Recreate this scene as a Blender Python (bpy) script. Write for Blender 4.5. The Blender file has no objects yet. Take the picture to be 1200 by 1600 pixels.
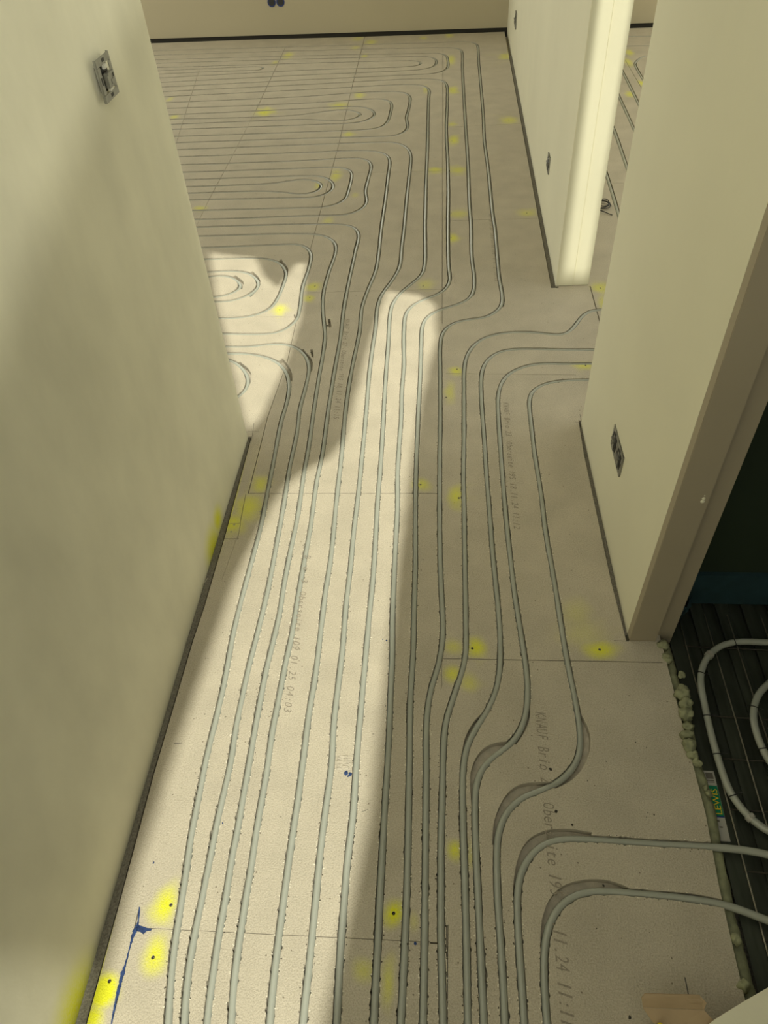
import bpy, bmesh, math, random
from mathutils import Vector, Matrix, noise
from mathutils.geometry import delaunay_2d_cdt
random.seed(7)
SC = bpy.context.scene
COL = SC.collection

# ------------------------------------------------------------------ camera
YAW, PITCH, ROLL, FPX, HCAM = -0.1166, 0.8006, -0.0772, 1132.0, 1.5
cy, sy, cp, sp = math.cos(YAW), math.sin(YAW), math.cos(PITCH), math.sin(PITCH)
_f = Vector((sy*cp, cy*cp, -sp)); _r = Vector((cy, -sy, 0)); _u = _r.cross(_f)
cr, sr = math.cos(ROLL), math.sin(ROLL)
RIGHT = cr*_r + sr*_u; UP = -sr*_r + cr*_u; FWD = _f
CAM = Vector((0, 0, HCAM))
cam_data = bpy.data.cameras.new('camera'); cam = bpy.data.objects.new('camera', cam_data); COL.objects.link(cam)
cam_data.sensor_fit = 'HORIZONTAL'; cam_data.sensor_width = 36; cam_data.lens = FPX/1200*36
cam_data.clip_start = 0.02; cam_data.clip_end = 100
m = Matrix((RIGHT, UP, -FWD)).transposed().to_4x4(); m.translation = CAM
cam.matrix_world = m
SC.camera = cam

# ------------------------------------------------------------------ light
SUN_D = Vector((-0.21, 0.60, -1.0))           # the way the sunlight travels
world = bpy.data.worlds.new('world'); SC.world = world; world.use_nodes = True
bg = world.node_tree.nodes['Background']; bg.inputs[0].default_value = (1.0, 0.985, 0.83, 1); bg.inputs[1].default_value = 1.5
sl = bpy.data.lights.new('sun', 'SUN'); sl.energy = 3.8; sl.angle = math.radians(.95); sl.color = (1.0, 0.98, 0.83)
so = bpy.data.objects.new('sun', sl); COL.objects.link(so); so.location = (1, 1, 6)
so.rotation_euler = SUN_D.to_track_quat('-Z', 'Y').to_euler()
wl = bpy.data.lights.new('window_daylight', 'AREA'); wl.shape = 'RECTANGLE'; wl.size = 1.5; wl.size_y = 1.1; wl.energy = 7.8; wl.color = (1.0, .985, .88)
wo = bpy.data.objects.new('window_daylight', wl); COL.objects.link(wo); wo.location = (-.75, 6.80, 1.62); wo.rotation_euler = (math.radians(90), 0, math.radians(180))
wo.rotation_euler = Vector((0, -1, 0)).to_track_quat('-Z', 'Y').to_euler()
SC.view_settings.view_transform = 'Standard'; SC.view_settings.look = 'None'
SC.view_settings.gamma = 1; SC.view_settings.use_curve_mapping = False
SC.view_settings.exposure = 0.0
SC.cycles.max_bounces = 8; SC.cycles.diffuse_bounces = 6

# ------------------------------------------------------------------ helpers
def at(u, v, z=0.0):
    "floor (or height z) point seen at photo coordinate u, v"
    d = RIGHT*((u-600)/FPX) + UP*(-(v-800)/FPX) + FWD
    return CAM + d*((z-HCAM)/d.z)
def at2(u, v, z=0.0):
    p = at(u, v, z); return (p.x, p.y)
def tag(o, label=None, cat=None, group=None, kind=None):
    if label: o['label'] = label
    if cat: o['category'] = cat
    if group: o['group'] = group
    if kind: o['kind'] = kind
    return o
def obj(name, bm, mat=None, parent=None, smooth=False, mats=None):
    me = bpy.data.meshes.new(name)
    if isinstance(bm, tuple): me.from_pydata(*bm)
    else: bm.to_mesh(me); bm.free()
    for mm in (mats or [mat]): me.materials.append(mm)
    if smooth: me.polygons.foreach_set('use_smooth', [True]*len(me.polygons))
    me.update()
    o = bpy.data.objects.new(name, me); COL.objects.link(o)
    if parent: o.parent = parent
    return o
def empty(name, loc):
    o = bpy.data.objects.new(name, None); COL.objects.link(o); o.location = loc; o.empty_display_size = .05
    return o
def add_box(bm, lo, hi, M=None, bev=0):
    lo, hi = Vector(lo), Vector(hi); c = (lo+hi)/2; s = hi-lo
    g = bmesh.ops.create_cube(bm, size=1)['verts']
    for v in g: v.co = Vector((v.co.x*s.x, v.co.y*s.y, v.co.z*s.z)) + c
    if bev:
        es = list({e for v in g for e in v.link_edges})
        g = list({v for f in bmesh.ops.bevel(bm, geom=es, offset=bev, segments=2, affect='EDGES')['faces'] for v in f.verts} | {v for v in g if v.is_valid})
    if M is not None:
        for v in g:
            if v.is_valid: v.co = M @ v.co
    return g
def add_prism(bm, pts, z0, z1):
    a = [bm.verts.new((p[0], p[1], z0)) for p in pts]; b = [bm.verts.new((p[0], p[1], z1)) for p in pts]
    n = len(pts); fs = [bm.faces.new(a[::-1]), bm.faces.new(b)]
    for i in range(n): fs.append(bm.faces.new((a[i], a[(i+1) % n], b[(i+1) % n], b[i])))
    bmesh.ops.recalc_face_normals(bm, faces=fs)
def add_tube(bm, pts, r, n=12, cap=True):
    pts = [Vector(p) for p in pts]; rings = []
    t0 = (pts[1]-pts[0]).normalized(); up = Vector((0, 0, 1)) if abs(t0.z) < .9 else Vector((1, 0, 0))
    side = t0.cross(up).normalized()
    for i, p in enumerate(pts):
        t = (pts[min(i+1, len(pts)-1)]-pts[max(i-1, 0)]).normalized()
        side = (side - t*side.dot(t)).normalized(); nn = side.cross(t)
        rr = r[i] if isinstance(r, (list, tuple)) else r
        rings.append([bm.verts.new(p + (side*math.cos(2*math.pi*k/n)+nn*math.sin(2*math.pi*k/n))*rr) for k in range(n)])
    for a, b in zip(rings, rings[1:]):
        for k in range(n): bm.faces.new((a[k], a[(k+1) % n], b[(k+1) % n], b[k]))
    if cap: bm.faces.new(rings[0][::-1]); bm.faces.new(rings[-1])
def catmull(P, step):
    P = [Vector(p) for p in P]; out = []
    E_ = [2*P[0]-P[1]] + P + [2*P[-1]-P[-2]]
    for i in range(1, len(E_)-2):
        a, b, c, d = E_[i-1:i+3]; L = (c-b).length; n = max(1, int(L/step*2))
        ta, tb, tc = max((b-a).length, 1e-4)**.5, max(L, 1e-4)**.5, max((d-c).length, 1e-4)**.5
        m1 = ((b-a)/ta - (c-a)/(ta+tb) + (c-b)/tb)*tb; m2 = ((c-b)/tb - (d-b)/(tb+tc) + (d-c)/tc)*tb
        for k in range(n):
            t = k/n; out.append(b*(2*t**3-3*t**2+1)+m1*(t**3-2*t**2+t)+c*(-2*t**3+3*t**2)+m2*(t**3-t**2))
    out.append(P[-1]); return out
def resample(P, step):
    out = [P[0]]; acc = 0
    for a, b in zip(P, P[1:]):
        L = (b-a).length
        if L < 1e-9: continue
        d = step-acc
        while d <= L:
            out.append(a+(b-a)*(d/L)); d += step
        acc = (acc+L) % step
    if (out[-1]-P[-1]).length > step*.3: out.append(P[-1])
    return out
def smooth_line(P, it):
    for _ in range(it):
        P = [P[0]] + [P[i]*.5+(P[i-1]+P[i+1])*.25 for i in range(1, len(P)-1)] + [P[-1]]
    return P

# ------------------------------------------------------------------ materials
def mat(name, color, rough=.6, metal=0, bump=0, scale=200, var=0, vscale=6, spec=.5, dark=None, warp=(1, 1, 1)):
    m = bpy.data.materials.new(name); m.use_nodes = True; nt = m.node_tree; N = nt.nodes; L = nt.links
    b = N['Principled BSDF']; b.inputs['Roughness'].default_value = rough; b.inputs['Metallic'].default_value = metal
    b.inputs['Specular IOR Level'].default_value = spec; b.inputs['Base Color'].default_value = (*color, 1)
    tc = N.new('ShaderNodeTexCoord'); mp = N.new('ShaderNodeMapping'); mp.inputs['Scale'].default_value = warp
    L.new(tc.outputs['Object'], mp.inputs[0]); m['v'] = 0
    if var:
        n = N.new('ShaderNodeTexNoise'); n.inputs['Scale'].default_value = vscale; n.inputs['Detail'].default_value = 6
        L.new(mp.outputs[0], n.inputs['Vector'])
        r = N.new('ShaderNodeValToRGB'); r.color_ramp.elements[0].position = .3; r.color_ramp.elements[1].position = .7
        d = dark or tuple(c*(1-var) for c in color)
        r.color_ramp.elements[0].color = (*d, 1); r.color_ramp.elements[1].color = (*[min(1, c*(1+var*.5)) for c in color], 1)
        L.new(n.outputs[0], r.inputs[0]); L.new(r.outputs[0], b.inputs['Base Color'])
    if bump:
        n2 = N.new('ShaderNodeTexNoise'); n2.inputs['Scale'].default_value = scale; n2.inputs['Detail'].default_value = 4
        L.new(mp.outputs[0], n2.inputs['Vector'])
        bp = N.new('ShaderNodeBump'); bp.inputs['Strength'].default_value = bump; bp.inputs['Distance'].default_value = .002
        L.new(n2.outputs[0], bp.inputs['Height']); L.new(bp.outputs[0], b.inputs['Normal'])
    return m
def add_spray(m, spots, attr=False):
    "yellow marker spray over a material: spots = (centre, radius), or the mesh attribute 'spray'"
    nt = m.node_tree; N = nt.nodes; L = nt.links; b = N['Principled BSDF']
    mix = N.new('ShaderNodeMix'); mix.data_type = 'RGBA'
    if b.inputs['Base Color'].links: L.new(b.inputs['Base Color'].links[0].from_socket, mix.inputs['A'])
    else: mix.inputs['A'].default_value = b.inputs['Base Color'].default_value
    mix.inputs['B'].default_value = (.72, .72, .03, 1)
    if attr:
        a = N.new('ShaderNodeAttribute'); a.attribute_name = 'spray'; fac = a.outputs['Fac']
    else:
        g = N.new('ShaderNodeNewGeometry'); fac = None
        for c, r in spots:
            d = N.new('ShaderNodeVectorMath'); d.operation = 'DISTANCE'; d.inputs[1].default_value = c
            L.new(g.outputs['Position'], d.inputs[0])
            mr = N.new('ShaderNodeMapRange'); mr.interpolation_type = 'SMOOTHSTEP'
            mr.inputs['From Min'].default_value = r; mr.inputs['From Max'].default_value = r*.1
            L.new(d.outputs['Value'], mr.inputs[0])
            if fac is None: fac = mr.outputs[0]
            else:
                mx = N.new('ShaderNodeMath'); mx.operation = 'MAXIMUM'; L.new(fac, mx.inputs[0]); L.new(mr.outputs[0], mx.inputs[1]); fac = mx.outputs[0]
    tc = N.new('ShaderNodeTexCoord'); n = N.new('ShaderNodeTexNoise'); n.inputs['Scale'].default_value = 260; n.inputs['Detail'].default_value = 3
    L.new(tc.outputs['Object'], n.inputs['Vector'])
    mu = N.new('ShaderNodeMath'); mu.operation = 'MULTIPLY_ADD'; L.new(n.outputs[0], mu.inputs[0]); mu.inputs[1].default_value = .9; mu.inputs[2].default_value = .45
    m2 = N.new('ShaderNodeMath'); m2.operation = 'MULTIPLY'; m2.use_clamp = True; L.new(mu.outputs[0], m2.inputs[0]); L.new(fac, m2.inputs[1])
    L.new(m2.outputs[0], mix.inputs['Factor']); L.new(mix.outputs['Result'], b.inputs['Base Color'])

M_board = mat('gypsum_fibre_board', (.52, .470, .375), .75, bump=.9, scale=330, var=.10, vscale=9, spec=.25)
def board_speckle(m):
    nt = m.node_tree; N = nt.nodes; L = nt.links; b = N['Principled BSDF']; src = b.inputs['Base Color'].links[0].from_socket
    tc = N.new('ShaderNodeTexCoord'); n = N.new('ShaderNodeTexNoise'); n.inputs['Scale'].default_value = 330; n.inputs['Detail'].default_value = 5
    n.inputs['Roughness'].default_value = .75; L.new(tc.outputs['Object'], n.inputs['Vector'])
    r = N.new('ShaderNodeValToRGB'); r.color_ramp.elements[0].position = .33; r.color_ramp.elements[1].position = .62
    r.color_ramp.elements[0].color = (.74, .73, .71, 1); r.color_ramp.elements[1].color = (1.08, 1.08, 1.08, 1)
    L.new(n.outputs[0], r.inputs[0])
    # sparse small dark crumbs trodden into the board
    v = N.new('ShaderNodeTexVoronoi'); v.inputs['Scale'].default_value = 34; L.new(tc.outputs['Object'], v.inputs['Vector'])
    r2 = N.new('ShaderNodeValToRGB'); r2.color_ramp.elements[0].position = .045; r2.color_ramp.elements[1].position = .06
    r2.color_ramp.elements[0].color = (.45, .43, .40, 1); r2.color_ramp.elements[1].color = (1, 1, 1, 1); L.new(v.outputs['Distance'], r2.inputs[0])
    a = N.new('ShaderNodeMix'); a.data_type = 'RGBA'; a.blend_type = 'MULTIPLY'; a.inputs['Factor'].default_value = 1
    L.new(src, a.inputs['A']); L.new(r.outputs[0], a.inputs['B'])
    c = N.new('ShaderNodeMix'); c.data_type = 'RGBA'; c.blend_type = 'MULTIPLY'; c.inputs['Factor'].default_value = 1
    L.new(a.outputs['Result'], c.inputs['A']); L.new(r2.outputs[0], c.inputs['B']); L.new(c.outputs['Result'], b.inputs['Base Color'])
board_speckle(M_board)
add_spray(M_board, None, attr=True)
M_cut = mat('cut_gypsum', (.50, .455, .37), .9, bump=.8, scale=300, var=.15, vscale=60, spec=.1)
M_plaster = mat('plaster', (.72, .695, .54), .7, bump=.12, scale=60, var=.05, vscale=2.2, spec=.2)
M_plaster_l = mat('smeared_plaster', (.77, .745, .585), .7, bump=.35, scale=30, var=.10, vscale=7, spec=.2, warp=(1, 1, .6))
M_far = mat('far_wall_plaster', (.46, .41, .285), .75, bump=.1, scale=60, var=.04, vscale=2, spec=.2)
M_jamb = mat('cream_jamb', (.82, .79, .60), .55, bump=.15, scale=90, var=.03, vscale=5, spec=.3)
M_pipe = mat('heating_pipe_plastic', (.36, .375, .325), .22, var=.06, vscale=12, spec=.6)
M_fleece = mat('edge_strip_fleece', (.20, .185, .15), .95, bump=1, scale=500, var=.45, vscale=260)
M_ink = mat('print_ink', (.16, .145, .115), .8, var=.3, vscale=300)
M_ink2 = mat('faint_print_ink', (.28, .245, .19), .8, var=.3, vscale=300)
M_pencil = mat('pencil', (.05, .05, .05), .7)
M_blue = mat('blue_chalk', (.02, .05, .16), .8, var=.5, vscale=150)
M_zinc = mat('zinc_metal', (.34, .34, .32), .35, metal=.75, var=.15, vscale=80)
M_black = mat('black_plastic', (.02, .02, .02), .5)
M_boxblue = mat('blue_plastic', (.01, .03, .16), .4)
M_white = mat('white_plastic', (.75, .74, .68), .4)
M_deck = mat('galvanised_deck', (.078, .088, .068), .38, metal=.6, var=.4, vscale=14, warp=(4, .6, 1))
M_wire = mat('mesh_wire_steel', (.42, .39, .31), .35, metal=.4, var=.4, vscale=40)
M_bar = mat('dark_cross_wire', (.03, .025, .018), .6)
M_foam = mat('expanding_foam', (.27, .28, .165), .8, bump=.6, scale=120, var=.35, vscale=40)
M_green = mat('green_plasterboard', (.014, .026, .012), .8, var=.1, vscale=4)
M_bluestrip = mat('blue_membrane', (.018, .05, .062), .6, var=.3, vscale=20)
M_card = mat('cardboard', (.42, .31, .19), .8, bump=.2, scale=150, var=.08, vscale=20)
M_insul = mat('cream_board', (.80, .77, .60), .8, bump=.3, scale=120, var=.05, vscale=12)
M_yellow = mat('yellow_plastic', (.8, .68, .02), .4)
M_lgreen = mat('label_green', (.0, .17, .085), .4)
M_ceil = mat('ceiling_plaster', (.6, .58, .5), .8)
M_crumb_gap_shade = mat('dark_crumb_gap_shade', (.03, .027, .02), .9)
M_crumb2 = mat('dark_speck', (.07, .06, .042), .9)
M_dust2 = mat('pale_gypsum_dust', (.74, .70, .58), .9)
M_dust = mat('gypsum_chip', (.56, .52, .42), .9)

# ------------------------------------------------------------------ traced pipe runs (photo coordinates on the floor)
SPOT = 'grey-white plastic heating pipe set in a routed groove'
def bot(n): return 'floor heating pipe, %s from left along the bottom edge of the photo' % n
RUNS = [
 (bot('leftmost, first'), [(300,551),(350,552),(383,552),(417,558),(437,568),(448,583),(452,603),(447,633),(440,655),(427,723),(417,773),(407,823),(393,877),(378,933),(364,990),(350,1067),(337,1123),(323,1180),(310,1246),(298,1306),(287,1385),(280,1427),(270,1493),(262,1597),(260,1660)]),
 (bot('second'), [(295,541),(345,541),(393,541),(423,537),(450,538),(467,545),(480,560),(483,577),(478,603),(468,640),(465,670),(452,732),(444,783),(438,817),(427,877),(417,927),(405,977),(398,1005),(388,1043),(378,1090),(368,1137),(361,1187),(349,1240),(338,1288),(328,1340),(315,1405),(300,1477),(292,1533),(287,1597),(285,1660)]),
 (bot('third'), [(250,369),(300,369),(463,365),(503,367),(522,377),(525,390),(513,427),(505,460),(505,493),(508,523),(505,550),(497,597),(489,650),(482,700),(475,737),(470,773),(463,817),(453,863),(443,917),(437,957),(427,1000),(417,1040),(407,1090),(398,1140),(389,1193),(380,1243),(370,1300),(360,1350),(353,1400),(343,1450),(335,1507),(328,1550),(323,1597),(319,1660)]),
 (bot('fourth'), [(250,356),(295,355),(527,350),(550,353),(560,363),(555,393),(545,440),(537,483),(532,527),(523,577),(513,640),(503,713),(495,750),(485,823),(477,867),(468,917),(460,967),(453,1005),(445,1040),(435,1093),(425,1143),(417,1203),(408,1253),(400,1300),(393,1350),(383,1407),(375,1460),(368,1507),(363,1560),(361,1597),(358,1660)]),
 (bot('fifth'), [(200,247),(246,246),(480,238),(567,235),(592,237),(605,242),(609,252),(607,270),(602,312),(595,362),(592,393),(587,423),(573,457),(565,483),(562,517),(553,560),(545,603),(539,650),(533,717),(528,760),(523,810),(517,870),(508,927),(502,977),(492,1060),(483,1110),(476,1167),(470,1214),(463,1265),(453,1330),(447,1377),(440,1427),(433,1483),(427,1533),(421,1597),(417,1660)]),
 (bot('sixth'), [(200,236),(243,235),(480,226),(592,222),(612,222),(627,225),(639,234),(642,245),(640,270),(636,305),(631,360),(628,383),(624,417),(613,437),(595,462),(589,483),(587,510),(582,543),(577,583),(573,633),(568,690),(565,717),(560,770),(553,827),(547,890),(540,950),(536,1005),(528,1073),(521,1133),(518,1195),(508,1267),(500,1333),(493,1407),(487,1467),(482,1517),(477,1557),(473,1597),(468,1660)]),
 (bot('seventh'), [(200,154),(240,152),(480,140),(642,132),(657,133),(667,136),(671,143),(670,150),(669,180),(668,228),(666,275),(664,350),(663,417),(658,430),(643,443),(625,458),(613,475),(609,493),(607,530),(603,583),(600,633),(597,690),(593,747),(590,783),(587,837),(583,900),(578,950),(573,1005),(568,1060),(562,1127),(556,1200),(552,1267),(543,1340),(537,1417),(533,1467),(530,1517),(526,1597),(522,1660)]),
 (bot('eighth'), [(200,146),(240,144),(480,132),(660,123),(680,124),(692.5,126),(697.5,131),(699,155),(697.5,203),(699.5,250),(700.5,300),(700,350),(701,417),(703,437),(697,450),(683,460),(660,468),(643,478),(634,490),(631,517),(631,550),(631,577),(628,605),(627,650),(624,690),(621,740),(621,790),(618,850),(615,917),(613,975),(613,1020),(610,1090),(607,1167),(603,1230),(599,1300),(595,1370),(592,1430),(590,1483),(587,1533),(584,1597),(582,1660)]),
 (bot('ninth'), [(200,88),(225,87),(480,79),(680,74.5),(705,74.5),(719,77),(722,82),(722.5,105),(725,155),(728,203),(731,250),(734,325),(736,350),(737,400),(741,433),(740,453),(732,467),(710,477),(683,485),(667,495),(660,508),(658,537),(657,577),(655,617),(653,660),(650,740),(649,817),(649,883),(647,950),(646,1010),(643,1060),(641,1090),(640,1167),(639,1230),(638,1290),(636,1380),(634,1440),(632,1483),(629,1550),(626,1597),(623,1660)]),
 (bot('tenth'), [(200,81),(225,80),(480,72.5),(695,66),(720,65),(735,65.5),(745,69),(747,78),(748,95),(751,130),(755,180),(757,220),(762.5,262),(770,337),(773,355),(777,400),(780,433),(785,463),(783,478),(773,488),(757,496),(730,499),(707,505),(693,517),(688,537),(688,583),(688,650),(687,733),(687,817),(688,883),(691,950),(692.5,985),(690,1012),(685,1040),(678,1060),(670,1090),(666,1133),(666,1200),(665,1300),(664,1400),(663,1483),(661,1597),(660,1660)]),
 (bot('eleventh'), [(975,482),(945,483),(923,485),(910,493),(897,510),(883,522),(870,523),(837,519),(797,519),(770,523),(747,533),(732,550),(726,570),(725,617),(725,683),(724,747),(725,783),(726,850),(727,917),(728,983),(728,1020),(724,1043),(717,1063),(707,1093),(697,1123),(693,1160),(692,1200),(691,1250),(689,1310),(689,1367),(689,1467),(691,1533),(692,1597),(693,1660)]),
 (bot('twelfth'), [(1000,546),(932,546),(883,546),(843,545),(807,545),(783,548),(767,557),(757,568),(752,587),(752,617),(754,650),(757,690),(760,740),(765,800),(770,867),(777,933),(781,983),(782,1017),(781,1047),(778,1067),(770,1093),(753,1123),(737,1147),(727,1173),(723,1207),(723,1267),(725,1333),(727,1400),(729,1483),(731,1597),(732,1660)]),
 (bot('thirteenth'), [(1000,568),(927,568),(883,568),(840,568),(817,573),(797,582),(785,595),(779,613),(778,633),(781,683),(785,740),(790,800),(797,867),(805,933),(813,983),(820,1027),(824,1060),(824,1100),(817,1133),(803,1157),(783,1173),(763,1187),(750,1203),(743,1230),(742,1267),(744,1333),(747,1400),(750,1467),(753,1533),(756,1597),(758,1660)]),
 (bot('fourteenth'), [(1000,593),(923,593),(883,594),(860,597),(842,603),(830,613),(827,630),(830,660),(835,705),(845,767),(853,833),(863,890),(873,950),(882,1008),(888,1040),(897,1083),(905,1127),(908,1160),(905,1183),(893,1203),(870,1223),(843,1235),(817,1243),(797,1260),(783,1283),(777,1310),(776,1345),(778,1410),(783,1483),(787,1550),(789,1597),(791,1660)]),
 ('heating pipe bending right across the boards, upper of two crossing the foam', [(1330,1392),(1250,1350),(1197,1332),(1142,1324),(1101,1321),(1025,1317),(952,1312),(894,1309),(870,1310),(847,1318),(827,1337),(813,1362),(808,1400),(809,1440),(811,1480),(815,1533),(819,1597),(822,1660)]),
 ('heating pipe bending right above the cardboard flap, lower of two crossing foam', [(1320,1478),(1260,1457),(1197,1436),(1171,1425),(1142,1414),(1107,1407),(1054,1400),(996,1395),(943,1391),(914,1392),(885,1404),(865,1427),(854,1457),(850,1492),(851,1550),(855,1597),(858,1660)]),
 # coil cut by the left wall's end
 ('small pipe bend in sunlight curling out beside the end corner of the left wall', [(318,560),(340,558),(350,560),(367,565),(383,580),(388,593),(383,610),(367,623),(345,633),(315,640)]),
 ('outermost turn of the half sunlit pipe coil beside the left wall', [(230,388),(305,387),(420,383),(470,382),(485,393),(483,417),(473,447),(468,483),(463,500),(440,517),(423,521),(340,521),(280,521)]),
 ('second turn of the half sunlit pipe coil beside the left wall', [(240,406),(310,405),(417,404),(437,410),(447,425),(443,443),(433,467),(420,483),(390,494),(331,497),(270,497)]),
 ('third turn of the half sunlit pipe coil beside the left wall', [(260,425),(315,425),(367,423),(390,427),(403,438),(402,450),(383,463),(360,470),(326,471),(275,471)]),
 ('innermost turn of the half sunlit pipe coil beside the left wall', [(280,437),(318,434),(343,430),(363,433),(376,443),(373,452),(350,462),(323,464),(290,464)]),
 # middle coil
 ('outermost turn of the middle one of three pipe coils left of the hallway', [(200,259),(258,258),(480,250.5),(530,247.5),(560,247),(575,250),(580,257.5),(576,277),(571,298),(573,315),(566,325),(547,334),(530,336),(480,337),(342,342),(280,343),(230,344)]),
 ('second turn of the middle one of three pipe coils left of the hallway', [(200,271),(269.5,269.5),(480,262.5),(517,261),(540,262.5),(549,268),(549.5,276),(544,299),(539,311),(525,319),(505,323.5),(472,324.5),(380,327),(290,329),(230,330)]),
 ('third turn of the middle one of three pipe coils left of the hallway', [(200,283),(281,281),(480,274.5),(500,275),(514,280),(521,289),(517,298),(502,305.5),(485,308.5),(450,309),(285,312.5),(230,314)]),
 ('innermost drop shaped turn of the middle pipe coil left of the hallway', [(220,293),(284,292),(400,288),(425,286.5),(450,283),(472,280),(492,282),(503,288.5),(499,296),(487,301.5),(468,303),(440,300),(412,298.5),(286,302),(230,303)]),
 # upper coil
 ('outermost turn of the upper pipe coil with the drop shaped end, high in the photo', [(190,163),(243,161),(480,150.5),(555,145),(610,143),(632,144.5),(640,150),(639,168),(635,184),(637,199),(630,207),(615,212),(580,213.5),(480,216),(251,224),(200,226)]),
 ('second turn of the upper pipe coil with the drop shaped end, high in the photo', [(190,172),(245,170),(480,161),(555,156),(595,154.5),(607,157),(612,163),(610,176),(606,189),(597,197.5),(585,201),(480,206),(249,214),(200,216)]),
 ('third turn of the upper pipe coil with the drop shaped end, high in the photo', [(200,181),(247,180),(480,169.5),(512,167.5),(555,166.5),(572,168),(584,174),(585,180),(577,186),(560,191),(480,195),(247,203),(200,205)]),
 ('innermost drop shaped turn of the upper pipe coil, high in the photo', [(200,189),(249,187),(440,181.5),(480,178),(512,173.5),(540,171.5),(556,174),(564,179),(557,184),(540,188),(517,188.5),(480,186.5),(440,187.5),(252,195),(200,197)]),
 # topmost coil
 ('outermost turn of the topmost pipe coil near the far wall', [(200,95),(228,94),(480,87),(655,83.7),(686,83.3),(697,87),(700,96),(699,106),(690,112),(670,115.5),(640,117),(480,124.5),(238,137),(200,139)]),
 ('second turn of the topmost pipe coil near the far wall', [(200,100.5),(229,99.5),(480,92),(630,88.7),(668,88.6),(680,92),(682,98),(677,104),(662,108),(630,110.5),(480,117),(236,129.5),(200,131)]),
 ('innermost turn of the topmost pipe coil near the far wall', [(200,107.6),(232,106.2),(350,102.5),(480,98.7),(630,95),(650,95),(658,98),(655,102),(630,104.5),(480,109.5),(235,122.5),(200,124)]),
 ('short hairpin pipe bend on the far left floor near the far wall', [(200,112.5),(233,111.2),(310,107.8),(390,104.4),(408,104.3),(413,106.8),(405,109.3),(380,110.2),(300,113.2),(235,116.5),(200,118)]),
]
FARROOM = [
 ('heating pipe seen through the right doorway, nearest the wire coil on the floor', [(940,252),(947,270),(969,342),(985,395)]),
 ('heating pipe seen through the right doorway, second from the wire coil', [(950,182),(959,201.6),(982.5,269),(1000,315)]),
 ('heating pipe seen through the right doorway, third from the wire coil', [(958,130),(967,150),(994,209),(1010,245)]),
 ('heating pipe seen through the right doorway, fourth from the wire coil', [(962,92),(972,110),(1001,168),(1020,205)]),
 ('bent heating pipe loop seen through the right doorway near its far wall', [(1022,152),(1008,129),(994,105),(992,99),(996,94),(1003,89),(1014,86.5),(1040,85.5)]),
 ('straight heating pipe seen through the right doorway closest to the far wall', [(975,56.7),(1000,56.4),(1040,55.9)]),
 ('straight heating pipe seen through the right doorway, second from the far wall', [(975,72),(1000,71.6),(1040,71)]),
 ('inner heating pipe bend seen through the right doorway at the wall edge', [(1030,135),(1016,111),(1011,102),(1013,97),(1020,94),(1040,93)]),
]
PIPES = []
def world_run(px, near=True):
    P = [at(u, v) for u, v in px]; P = [Vector((p.x, p.y, 0)) for p in P]
    c = catmull(P, .01); c = resample(c, .01)
    return smooth_line(c, 10)
for k, (lab, px) in enumerate(RUNS):
    P = world_run(px)
    def ext(P, q):
        n = int((q-P[-1]).length/.012); return P+[P[-1].lerp(q, (i+1)/n) for i in range(n)]
    if k < 16: P = ext(P, Vector((P[-1].x+(P[-1].x-P[-12].x)*.8, -.66, 0)))
    if k in (14, 15): P = ext(P[::-1], Vector((1.7, P[0].y-.30, 0)))[::-1]
    PIPES.append((lab, P))
for lab, px in FARROOM: PIPES.append((lab, world_run(px)))
PIPE_R = .0073

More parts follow.
